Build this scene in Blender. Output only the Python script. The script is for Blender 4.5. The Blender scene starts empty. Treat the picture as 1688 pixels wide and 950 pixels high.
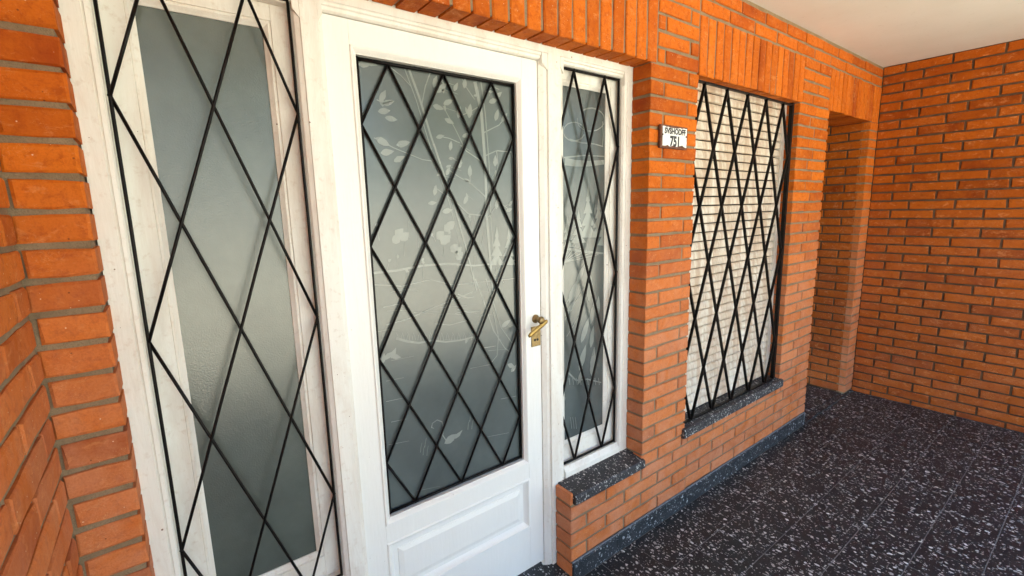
import bpy, bmesh, math, random
from mathutils import Vector, Matrix
random.seed(7)
sc = bpy.context.scene
COL = sc.collection

# ------------------------------------------------------------------ camera, sky, sun, exposure
cam_data = bpy.data.cameras.new("camera")
cam = bpy.data.objects.new("camera", cam_data)
COL.objects.link(cam)
cam_data.sensor_fit = 'HORIZONTAL'
cam_data.sensor_width = 36.0
cam_data.lens = 769.76 / 1688 * 36.0
cam_data.clip_start = 0.02
cam_data.clip_end = 5000
c_r = Vector((0.79670531, -0.60390211, -0.02372543))
c_u = Vector((0.1184523, 0.11753361, 0.98597916))
c_f = Vector((0.59264636, 0.78834516, -0.16517325))
m = Matrix((c_r, c_u, -c_f)).transposed().to_4x4()
m.translation = Vector((-0.3564, -1.2413, 1.5311))
cam.matrix_world = m
sc.camera = cam

SUN_EL, SUN_AZ = math.radians(66), math.radians(-22)      # the sun stands behind the house
world = bpy.data.worlds.new("World")
sc.world = world
world.use_nodes = True
wn = world.node_tree
wn.nodes.clear()
sky = wn.nodes.new('ShaderNodeTexSky')
sky.sky_type = 'NISHITA'
sky.sun_disc = False
sky.sun_elevation = SUN_EL
sky.sun_rotation = SUN_AZ
bg = wn.nodes.new('ShaderNodeBackground')
bg.inputs['Strength'].default_value = 0.15
wo = wn.nodes.new('ShaderNodeOutputWorld')
wn.links.new(sky.outputs[0], bg.inputs['Color'])
wn.links.new(bg.outputs[0], wo.inputs['Surface'])
sun_data = bpy.data.lights.new("sun", 'SUN')
sun_data.energy = 5.0
sun_data.angle = math.radians(0.55)
sun_data.color = (1.0, 0.94, 0.85)
sun = bpy.data.objects.new("sun", sun_data)
COL.objects.link(sun)
s_dir = Vector((math.sin(SUN_AZ) * math.cos(SUN_EL), math.cos(SUN_AZ) * math.cos(SUN_EL), math.sin(SUN_EL)))
sun.rotation_euler = s_dir.to_track_quat('Z', 'Y').to_euler()
sun.location = (0, 4, 8)
sc.view_settings.view_transform = 'Standard'
sc.view_settings.look = 'None'
sc.view_settings.gamma = 1.0
sc.view_settings.use_curve_mapping = False
sc.view_settings.exposure = 2.45
sc.cycles.use_denoising = True
sc.cycles.max_bounces = 10
sc.cycles.diffuse_bounces = 6
sc.cycles.glossy_bounces = 4
sc.cycles.sample_clamp_indirect = 8.0

# ------------------------------------------------------------------ materials
class NT:
    """small helper round a material's node tree"""
    def __init__(s, name):
        s.m = bpy.data.materials.new(name); s.m.use_nodes = True
        s.t = s.m.node_tree; s.t.nodes.clear()
        s.out = s.n('ShaderNodeOutputMaterial')
        s.b = s.n('ShaderNodeBsdfPrincipled')
        s.l(s.b.outputs[0], s.out.inputs[0])
        s.pos = s.n('ShaderNodeNewGeometry').outputs['Position']
    def n(s, k, **kw):
        o = s.t.nodes.new(k)
        for a, v in kw.items(): setattr(o, a, v)
        return o
    def l(s, a, b): s.t.links.new(a, b)
    def put(s, sock, v):
        if hasattr(v, 'links') or hasattr(v, 'is_linked'): s.l(v, sock)
        else: sock.default_value = v
    def vec(s, scale=(1, 1, 1), src=None):
        mp = s.n('ShaderNodeMapping'); mp.inputs['Scale'].default_value = scale
        s.l(src or s.pos, mp.inputs['Vector']); return mp.outputs[0]
    def noise(s, scale, detail=4, rough=.55, vec=None, dist=0.0):
        o = s.n('ShaderNodeTexNoise'); o.inputs['Scale'].default_value = scale
        o.inputs['Detail'].default_value = detail; o.inputs['Roughness'].default_value = rough
        o.inputs['Distortion'].default_value = dist
        s.l(vec or s.pos, o.inputs['Vector']); return o.outputs[0]
    def ramp(s, fac, stops):
        o = s.n('ShaderNodeValToRGB'); e = o.color_ramp.elements
        while len(e) < len(stops): e.new(.5)
        for q, (p, c) in zip(e, stops):
            q.position = p; q.color = (c, c, c, 1) if isinstance(c, (int, float)) else (*c, 1)
        s.l(fac, o.inputs[0]); return o.outputs[0]
    def mix(s, fac, a, b, mode='MIX'):
        o = s.n('ShaderNodeMix'); o.data_type = 'RGBA'; o.blend_type = mode
        s.put(o.inputs[0], fac)
        for i, v in ((6, a), (7, b)):
            if isinstance(v, tuple): o.inputs[i].default_value = (*v, 1)
            else: s.l(v, o.inputs[i])
        return o.outputs[2]
    def math(s, op, a, b=0.0):
        o = s.n('ShaderNodeMath'); o.operation = op
        s.put(o.inputs[0], a); s.put(o.inputs[1], b); return o.outputs[0]
    def bump(s, h, strength=.3, dist=.002):
        o = s.n('ShaderNodeBump'); o.inputs['Strength'].default_value = strength
        o.inputs['Distance'].default_value = dist
        s.l(h, o.inputs['Height']); s.l(o.outputs[0], s.b.inputs['Normal'])
    def rough(s, v): s.put(s.b.inputs['Roughness'], v)
    def color(s, v):
        if isinstance(v, tuple): s.b.inputs['Base Color'].default_value = (*v, 1)
        else: s.l(v, s.b.inputs['Base Color'])
MAT = {}

def brick_material(name, dark, mid, light, pale_amt):
    t = NT(name)
    rnd = t.n('ShaderNodeObjectInfo').outputs['Random']
    base = t.ramp(rnd, [(0.0, dark), (.10, tuple(.55*a+.45*b for a, b in zip(dark, mid))), (.30, mid), (.55, light), (.78, mid), (1.0, tuple(.5*a+.5*b for a, b in zip(mid, light)))])
    wv = t.n('ShaderNodeTexWhiteNoise'); wv.noise_dimensions = '1D'; t.l(rnd, wv.inputs['W'])
    base = t.mix(1.0, base, t.ramp(wv.outputs['Value'], [(0.0, (.74, .70, .70)), (.5, (1, 1, 1)), (1.0, (1.10, 1.14, 1.18))]), 'MULTIPLY')
    cloud = t.noise(9, 5, .6)
    base = t.mix(t.ramp(cloud, [(.35, 0.0), (.7, .75)]), base, light)
    blot = t.noise(46, 6, .72, dist=.3)
    base = t.mix(t.ramp(blot, [(.50, 0.0), (.66, .55)]), base, dark)
    smear = t.noise(20, 8, .75, t.vec((1, 1, 1.8)), .5)
    base = t.mix(t.ramp(smear, [(.55, 0.0), (.65, .50)]), base, (.66, .255, .085))
    sep = t.n('ShaderNodeSeparateXYZ'); t.l(t.vec((1, 1, .62)), sep.inputs[0])
    low_pale = t.math('MULTIPLY', t.ramp(sep.outputs[2], [(.05, 1.0), (.60, .75), (1.0, .0)]), t.ramp(t.noise(6, 6, .7, dist=.8), [(.36, .25), (.66, .80)]))
    base = t.mix(t.math('MULTIPLY', low_pale, pale_amt), base, (.62, .285, .165))          # patchy, paler and pinker towards the ground
    fine = t.noise(240, 3, .6)
    base = t.mix(t.ramp(fine, [(.3, .22), (.55, 0.0)]), base, dark)
    v = t.n('ShaderNodeTexVoronoi'); v.inputs['Scale'].default_value = 75; t.l(t.pos, v.inputs['Vector'])
    cellr = t.n('ShaderNodeSeparateColor'); t.l(v.outputs['Color'], cellr.inputs[0])
    dot = t.math('MULTIPLY', t.math('LESS_THAN', v.outputs['Distance'], .10), t.math('GREATER_THAN', cellr.outputs[0], .86))
    base = t.mix(t.math('MULTIPLY', dot, .75), base, (.74, .56, .38))
    pit = t.math('MULTIPLY', t.math('LESS_THAN', v.outputs['Distance'], .13), t.math('LESS_THAN', cellr.outputs[0], .09))
    base = t.mix(t.math('MULTIPLY', pit, .7), base, (.10, .03, .012))
    scr = t.noise(34, 3, .5, t.vec((1, 1, 1.6)), 2.6)
    line = t.math('LESS_THAN', t.math('ABSOLUTE', t.math('SUBTRACT', scr, .5)), .006)
    base = t.mix(t.math('MULTIPLY', line, t.ramp(t.noise(7, 3), [(.52, 0.0), (.60, .42)])), base, (.74, .42, .20))
    t.color(base)
    t.rough(t.ramp(t.noise(30), [(.3, .60), (.7, .82)]))
    h = t.math('ADD', t.math('MULTIPLY', t.noise(38, 5, .65), .8), t.math('MULTIPLY', fine, .22))
    h = t.math('SUBTRACT', h, t.math('MULTIPLY', pit, .5))
    t.bump(h, .75, .0034)
    t.b.inputs['Specular IOR Level'].default_value = .12
    return t.m
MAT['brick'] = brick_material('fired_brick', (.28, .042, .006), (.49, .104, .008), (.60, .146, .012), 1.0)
MAT['brick_side'] = brick_material('shaded_fired_brick', (.22, .036, .004), (.37, .076, .005), (.44, .100, .006), .25)  # same brick darkened: the side walls' shade is put into the colour

def mortar_material(name, c0, c1):
    t = NT(name)
    n = t.noise(16, 5, .6)
    c = t.mix(t.ramp(n, [(.3, 0.0), (.7, 1.0)]), c0, c1)
    sp = t.noise(420, 2, .5)
    c = t.mix(t.ramp(sp, [(.36, .28), (.5, 0.0)]), c, tuple(v * .45 for v in c0))
    t.color(c); t.rough(.92)
    t.bump(t.math('ADD', t.noise(55, 5, .7), t.math('MULTIPLY', sp, .5)), .7, .003)
    return t.m
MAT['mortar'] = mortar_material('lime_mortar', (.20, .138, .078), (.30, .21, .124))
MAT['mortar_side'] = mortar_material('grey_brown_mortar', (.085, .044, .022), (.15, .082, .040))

def paint_material(name, base, grime, amount, rough=.42):
    t = NT(name)
    n1 = t.noise(9, 8, .72, t.vec((1, 1, .22)), .4)
    n2 = t.noise(60, 4, .6)
    c = t.mix(t.ramp(n1, [(.45, 0.0), (.75, amount)]), base, grime)
    c = t.mix(t.ramp(n2, [(.58, 0.0), (.72, amount * .6)]), c, grime)
    v = t.n('ShaderNodeTexVoronoi'); v.inputs['Scale'].default_value = 42; t.l(t.pos, v.inputs['Vector'])
    sx = t.n('ShaderNodeSeparateColor'); t.l(v.outputs['Color'], sx.inputs[0])
    chip = t.math('MULTIPLY', t.math('LESS_THAN', v.outputs['Distance'], t.math('MULTIPLY', sx.outputs[0], .11)), t.math('GREATER_THAN', sx.outputs[1], .95))
    c = t.mix(t.math('MULTIPLY', chip, min(1, amount * 2.2)), c, (.20, .12, .08))
    t.color(c); t.rough(rough)
    brush = t.noise(90, 4, .6, t.vec((1, 1, .12)))
    t.bump(t.math('ADD', brush, t.math('MULTIPLY', t.noise(22, 3), .7)), .30, .0025)
    return t.m
MAT['door_paint'] = paint_material('white_gloss_door_paint', (.85, .84, .80), (.68, .62, .50), .10, .34)
MAT['frame_paint'] = paint_material('weathered_white_frame_paint', (.82, .80, .74), (.52, .38, .27), .48, .46)
MAT['sash_paint'] = paint_material('aged_cream_sash_paint', (.81, .785, .72), (.50, .36, .25), .50, .46)

def iron_material():
    t = NT('black_painted_iron')
    n = t.noise(70, 4, .6)
    c = t.mix(t.ramp(n, [(.5, 0.0), (.75, .6)]), (.0035, .003, .003), (.016, .008, .005))
    t.color(c); t.rough(t.ramp(n, [(.3, .32), (.7, .55)])); t.bump(t.noise(160, 3), .3, .0012); t.b.inputs['Specular IOR Level'].default_value = .18
    return t.m
MAT['iron'] = iron_material()

def terrazzo_material(name, base0, base1, chip, rough, scale=1.0):
    t = NT(name)
    warp = t.n('ShaderNodeVectorMath'); warp.operation = 'ADD'
    wn_ = t.n('ShaderNodeTexNoise'); wn_.inputs['Scale'].default_value = 26 * scale; t.l(t.pos, wn_.inputs['Vector'])
    sc_ = t.n('ShaderNodeVectorMath'); sc_.operation = 'SCALE'; sc_.inputs['Scale'].default_value = .03 / scale
    t.l(wn_.outputs['Color'], sc_.inputs[0]); t.l(t.pos, warp.inputs[0]); t.l(sc_.outputs[0], warp.inputs[1])
    wv = warp.outputs[0]
    n = t.noise(12, 6, .65)
    c = t.mix(t.ramp(n, [(.3, 0.0), (.7, 1.0)]), base0, base1)
    fl = t.noise(150 * scale, 3, .7)
    c = t.mix(t.ramp(fl, [(.56, 0.0), (.68, .38)]), c, (.16, .16, .165))
    for sc1, thr, rad, col in ((76, .40, .43, chip), (140, .42, .43, tuple(v * .8 for v in chip)), (48, .80, .32, tuple(min(1, v * 1.15) for v in chip))):
        v = t.n('ShaderNodeTexVoronoi'); v.inputs['Scale'].default_value = sc1 * scale
        t.l(t.vec((1.0, .62, 1.0), wv), v.inputs['Vector'])
        s = t.n('ShaderNodeSeparateColor'); t.l(v.outputs['Color'], s.inputs[0])
        r = t.math('MULTIPLY', s.outputs[1], rad)
        mask = t.math('MULTIPLY', t.math('LESS_THAN', v.outputs['Distance'], r), t.math('GREATER_THAN', s.outputs[0], thr))
        tone = t.mix(s.outputs[2], tuple(v_ * .5 for v_ in col), col)
        c = t.mix(mask, c, tone)
    t.color(c)
    t.rough(t.ramp(t.noise(18, 4), [(.3, rough - .07), (.7, rough + .10)]))
    t.bump(t.math('ADD', t.noise(9, 3), t.math('MULTIPLY', fl, .25)), .10, .002)
    t.b.inputs['Specular IOR Level'].default_value = .32
    return t.m
MAT['terrazzo'] = terrazzo_material('black_terrazzo', (.0095, .0135, .0165), (.0200, .0255, .0300), (.68, .71, .71), .38)
MAT['terrazzo_skirt'] = terrazzo_material('blue_black_terrazzo', (.016, .019, .023), (.030, .035, .041), (.55, .58, .60), .46, 1.0)
MAT['terrazzo_sill'] = terrazzo_material('sill_terrazzo', (.024, .024, .027), (.050, .050, .055), (.60, .59, .56), .48, 1.2)

def plain(name, col, rough=.6, n_amp=.25, n_scale=20, bump=.2, bd=.002, metal=0.0):
    t = NT(name)
    n = t.noise(n_scale, 5, .6)
    c = t.mix(t.ramp(n, [(.3, 0.0), (.7, 1.0)]), tuple(v * (1 - n_amp) for v in col), tuple(min(1, v * (1 + n_amp)) for v in col))
    t.color(c); t.rough(rough); t.bump(t.noise(n_scale * 5, 4), bump, bd)
    t.b.inputs['Metallic'].default_value = metal
    return t.m
MAT['grout'] = plain('cement_grout', (.17, .175, .18), .9)
MAT['mortar_edge'] = plain('cement_bead', (.16, .18, .20), .9, .3, 40)
MAT['brass'] = plain('worn_brass', (.44, .29, .095), .46, .25, 60, .15, .001, 1.0)
MAT['brass_dull'] = plain('tarnished_brass', (.33, .235, .11), .5, .3, 80, .2, .001, 1.0)
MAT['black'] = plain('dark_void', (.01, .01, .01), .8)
MAT['pavement'] = plain('sunlit_pavement', (.58, .545, .40), .9, .12, 3)
MAT['lawn_strip'] = plain('ground_earth', (.40, .35, .28), .95, .15, 1.2)
MAT['bark'] = plain('tree_bark', (.10, .075, .05), .9, .4, 12)
MAT['leaf'] = plain('tree_leaf', (.075, .11, .030), .6, .35, 1.5)
MAT['roof'] = plain('concrete', (.40, .37, .33), .9)

def ceiling_material():
    t = NT('cream_ceiling_plaster')
    n = t.noise(2.2, 6, .6)
    c = t.mix(t.ramp(n, [(.35, 0.0), (.75, .7)]), (.87, .86, .80), (.78, .765, .69))
    s = t.noise(30, 5, .75, dist=1.0)
    c = t.mix(t.ramp(s, [(.62, 0.0), (.74, .40)]), c, (.38, .31, .23))
    t.color(c); t.rough(.85)
    t.bump(t.math('ADD', t.noise(6, 5, .6), t.math('MULTIPLY', t.noise(120, 3), .12)), .35, .006)
    return t.m
MAT['ceiling'] = ceiling_material()

def glass_material(name, base, rough, bump, bscale):
    t = NT(name)
    n = t.noise(5, 4, .6)
    c = t.mix(t.ramp(n, [(.3, 0.0), (.7, 1.0)]), tuple(v * .8 for v in base), tuple(v * 1.2 for v in base))
    t.color(c)
    t.rough(t.ramp(t.noise(4, 3), [(.3, rough * .85), (.7, rough * 1.15)]))
    t.b.inputs['IOR'].default_value = 1.52
    t.b.inputs['Specular IOR Level'].default_value = 1.0
    t.bump(t.noise(bscale, 3, .6), bump, .0015)
    return t.m
MAT['glass_frosted'] = glass_material('hammered_frosted_glass', (.082, .097, .082), .24, .30, 240)
MAT['glass_etched'] = glass_material('acid_etched_glass', (.086, .102, .098), .24, .10, 60)
MAT['etch'] = glass_material('etched_frost', (.215, .235, .215), .27, .05, 80)

def shutter_material():
    t = NT('stained_cream_shutter')
    st = t.noise(26, 5, .65, t.vec((1, 1, .10)), .4)
    st2 = t.noise(34, 4, .7, t.vec((1, 1, .5)), .8)
    c = t.mix(t.ramp(st, [(.38, 0.05), (.58, .9)]), (.84, .775, .67), (.58, .42, .29))
    c = t.mix(t.ramp(st2, [(.54, 0.0), (.68, .35)]), c, (.46, .31, .20))
    c = t.mix(t.ramp(t.noise(130, 3), [(.64, 0.0), (.72, .25)]), c, (.20, .13, .09))
    t.color(c); t.rough(.5); t.bump(t.noise(40, 3), .1, .002)
    return t.m
MAT['shutter'] = shutter_material()

def enamel_material():
    t = NT('chipped_enamel')
    n = t.noise(60, 5, .7, dist=.6)
    c = t.mix(t.ramp(n, [(.66, 0.0), (.70, 1.0)]), (.82, .81, .77), (.16, .05, .025))
    t.color(c); t.rough(.25)
    return t.m
MAT['enamel'] = enamel_material()
MAT['rust'] = plain('rusty_plate', (.13, .045, .022), .75, .5, 90, .4)
MAT['ink'] = plain('black_lettering', (.015, .015, .017), .4)

# ------------------------------------------------------------------ mesh helpers
def link(name, me, mat, parent=None, loc=None, rot=None):
    o = bpy.data.objects.new(name, me)
    COL.objects.link(o)
    if mat is not None and not me.materials: me.materials.append(MAT[mat])
    if parent is not None: o.parent = parent
    if loc is not None: o.location = loc
    if rot is not None: o.rotation_euler = rot
    return o
def thing(name, label, cat, loc=(0, 0, 0), group=None):
    o = bpy.data.objects.new(name, None); COL.objects.link(o); o.location = loc
    o.empty_display_size = .1
    tag(o, label, cat, group); return o
def tag(o, label, cat, group=None, kind=None):
    if label: o['label'] = label
    if cat: o['category'] = cat
    if group: o['group'] = group
    if kind: o['kind'] = kind
def from_bm(name, bm, smooth=False):
    bmesh.ops.recalc_face_normals(bm, faces=bm.faces[:])
    me = bpy.data.meshes.new(name); bm.to_mesh(me); bm.free()
    if smooth:
        for p in me.polygons: p.use_smooth = True
    return me
def add_box(bm, x0, x1, y0, y1, z0, z1):
    v = [bm.verts.new(p) for p in ((x0,y0,z0),(x1,y0,z0),(x1,y1,z0),(x0,y1,z0),(x0,y0,z1),(x1,y0,z1),(x1,y1,z1),(x0,y1,z1))]
    for f in ((0,1,2,3),(4,5,6,7),(0,1,5,4),(1,2,6,5),(2,3,7,6),(3,0,4,7)): bm.faces.new([v[i] for i in f])
    return v
def box(name, mat, parent, x0, x1, y0, y1, z0, z1, bev=0.0):
    bm = bmesh.new(); add_box(bm, x0, x1, y0, y1, z0, z1)
    if bev: bmesh.ops.bevel(bm, geom=bm.edges[:], offset=bev, segments=2, affect='EDGES', profile=.6)
    return link(name, from_bm(name, bm), mat, parent)
def boxes(name, mat, parent, lst):
    bm = bmesh.new()
    for b in lst: add_box(bm, *b)
    return link(name, from_bm(name, bm), mat, parent)
def prism(name, mat, parent, pts, a0, a1, axis='Z', bev=0.0):
    """extrude an outline: axis Z takes (x, y) points, axis X takes (y, z) points, axis Y takes (x, z) points"""
    f = {'Z': lambda p, a: (p[0], p[1], a), 'X': lambda p, a: (a, p[0], p[1]), 'Y': lambda p, a: (p[0], a, p[1])}[axis]
    bm = bmesh.new()
    lo = [bm.verts.new(f(p, a0)) for p in pts]; hi = [bm.verts.new(f(p, a1)) for p in pts]
    n = len(pts)
    for i in range(n): bm.faces.new((lo[i], lo[(i+1) % n], hi[(i+1) % n], hi[i]))
    bm.faces.new(lo); bm.faces.new(hi)
    if bev: bmesh.ops.bevel(bm, geom=bm.edges[:], offset=bev, segments=1, affect='EDGES')
    return link(name, from_bm(name, bm), mat, parent)
def ring(name, mat, parent, x0, x1, z0, z1, prof, cap=False):
    """mitred moulding round a rectangle; prof is a list of (inset, y)"""
    bm = bmesh.new(); loops = []
    for i, y in prof:
        loops.append([bm.verts.new(p) for p in ((x0+i, y, z0+i), (x1-i, y, z0+i), (x1-i, y, z1-i), (x0+i, y, z1-i))])
    for a, b in zip(loops, loops[1:]):
        for k in range(4): bm.faces.new((a[k], a[(k+1) % 4], b[(k+1) % 4], b[k]))
    if cap: bm.faces.new(loops[-1])
    return link(name, from_bm(name, bm), mat, parent)
def rod(name, mat, parent, p, q, r, n=8, square=False):
    p, q = Vector(p), Vector(q); d = (q - p); L = d.length; d.normalize()
    up = Vector((0, 1, 0)); s = d.cross(up).normalized(); up = s.cross(d).normalized()
    bm = bmesh.new(); rings = []
    if square:
        prof = [(-r, -square), (r, -square), (r, square), (-r, square)]
    else:
        prof = [(r * math.cos(2 * math.pi * k / n), r * math.sin(2 * math.pi * k / n)) for k in range(n)]
    seg = max(1, int(L / .18)) if not square else 1
    for i in range(seg + 1):
        c = p + d * L * i / seg
        if 0 < i < seg: c = c + s * random.uniform(-.0006, .0006)
        rings.append([bm.verts.new(c + s * a + up * b) for a, b in prof])
    for a, b in zip(rings, rings[1:]):
        for k in range(len(prof)): bm.faces.new((a[k], a[(k+1) % len(prof)], b[(k+1) % len(prof)], b[k]))
    bm.faces.new(rings[0]); bm.faces.new(rings[-1])
    return link(name, from_bm(name, bm, not square), mat, parent)

# ---- bricks: rough edged block, local x = length, -y = face, z = height, origin at the middle of the face
BRICKS = {}
def brick_mesh(w, h, d, mat, rnd=.0035):
    key = (round(w, 3), round(h, 3), round(d, 3), mat)
    L = BRICKS.setdefault(key, [])
    if len(L) < 4:
        bm = bmesh.new(); R = random.Random(hash(key) % 9999 + len(L) * 77)
        nx = max(1, min(4, round(w / .06))); nz = max(1, min(4, round(h / .06)))
        if nx > 1 and nz > 1: nz = 1
        per = [(-w/2 + w*i/nx, -h/2) for i in range(nx)] + [(w/2, -h/2 + h*i/nz) for i in range(nz)] + \
              [(w/2 - w*i/nx, h/2) for i in range(nx)] + [(-w/2, h/2 - h*i/nz) for i in range(nz)]
        j = lambda a: R.uniform(-a, a)
        outer = [(x + j(.0015), z + j(.0017)) for x, z in per]
        b = rnd
        inner = []
        for x, z in outer:
            bx_, bz_ = b * R.uniform(.4, 1.9), b * R.uniform(.4, 1.9)
            inner.append((x - math.copysign(bx_, x) if abs(abs(x) - w/2) < .004 else x, z - math.copysign(bz_, z) if abs(abs(z) - h/2) < .004 else z))
        r0 = [bm.verts.new((x, d, z)) for x, z in per]
        r1 = [bm.verts.new((x, b * R.uniform(.5, 1.2), z)) for x, z in outer]
        r2 = [bm.verts.new((x, j(.0006), z)) for x, z in inner]
        n = len(per)
        for A, B in ((r0, r1), (r1, r2)):
            for k in range(n): bm.faces.new((A[k], A[(k+1) % n], B[(k+1) % n], B[k]))
        bm.faces.new(r2)
        me = from_bm('brick', bm); me.materials.append(MAT[mat]); L.append(me)
        return me
    return random.choice(L)
def brick(parent, x0, x1, z0, z1, d=.05, face='front', plane=0.0, mat='brick', out=.0015):
    """a brick whose face lies on a wall plane; x is world X for front walls, world Y for side walls"""
    w, h = abs(x1 - x0), z1 - z0
    me = brick_mesh(w, h, d, mat)
    o = bpy.data.objects.new('brick', me); COL.objects.link(o); o.parent = parent
    c, z, e = (x0 + x1) / 2, (z0 + z1) / 2 + random.uniform(-.001, .001), random.uniform(-out, out)
    tw = random.uniform(-.004, .004)
    if face == 'front': o.location = (c, plane + e, z); o.rotation_euler = (random.uniform(-.01, .01), random.uniform(-.003, .003), tw)
    elif face == 'west': o.location = (plane + e, c, z); o.rotation_euler = (0, 0, -math.pi/2 + tw)
    elif face == 'east': o.location = (plane + e, c, z); o.rotation_euler = (0, 0, math.pi/2 + tw)
    return o
def joined_bricks(parent, quads, mat, face, plane, d=.045):
    """bricks beyond the view of the photograph, real blocks in one mesh"""
    bm = bmesh.new()
    for y0, y1, z0, z1 in quads:
        if face == 'west': add_box(bm, plane, plane + d, y0, y1, z0, z1)
        elif face == 'east': add_box(bm, plane - d, plane, y0, y1, z0, z1)
    o = link('brickwork', from_bm('brickwork', bm), mat, parent); o['kind'] = 'stuff'; return o
def split(x0, x1, joints, g=.012):
    js = sorted(j for j in joints if x0 + .03 < j < x1 - .03)
    e = [x0] + js + [x1]; out = []
    for i, (a, b) in enumerate(zip(e, e[1:])):
        out.append((a + (g/2 if i else 0), b - (g/2 if i < len(e) - 2 else 0)))
    return out
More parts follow.
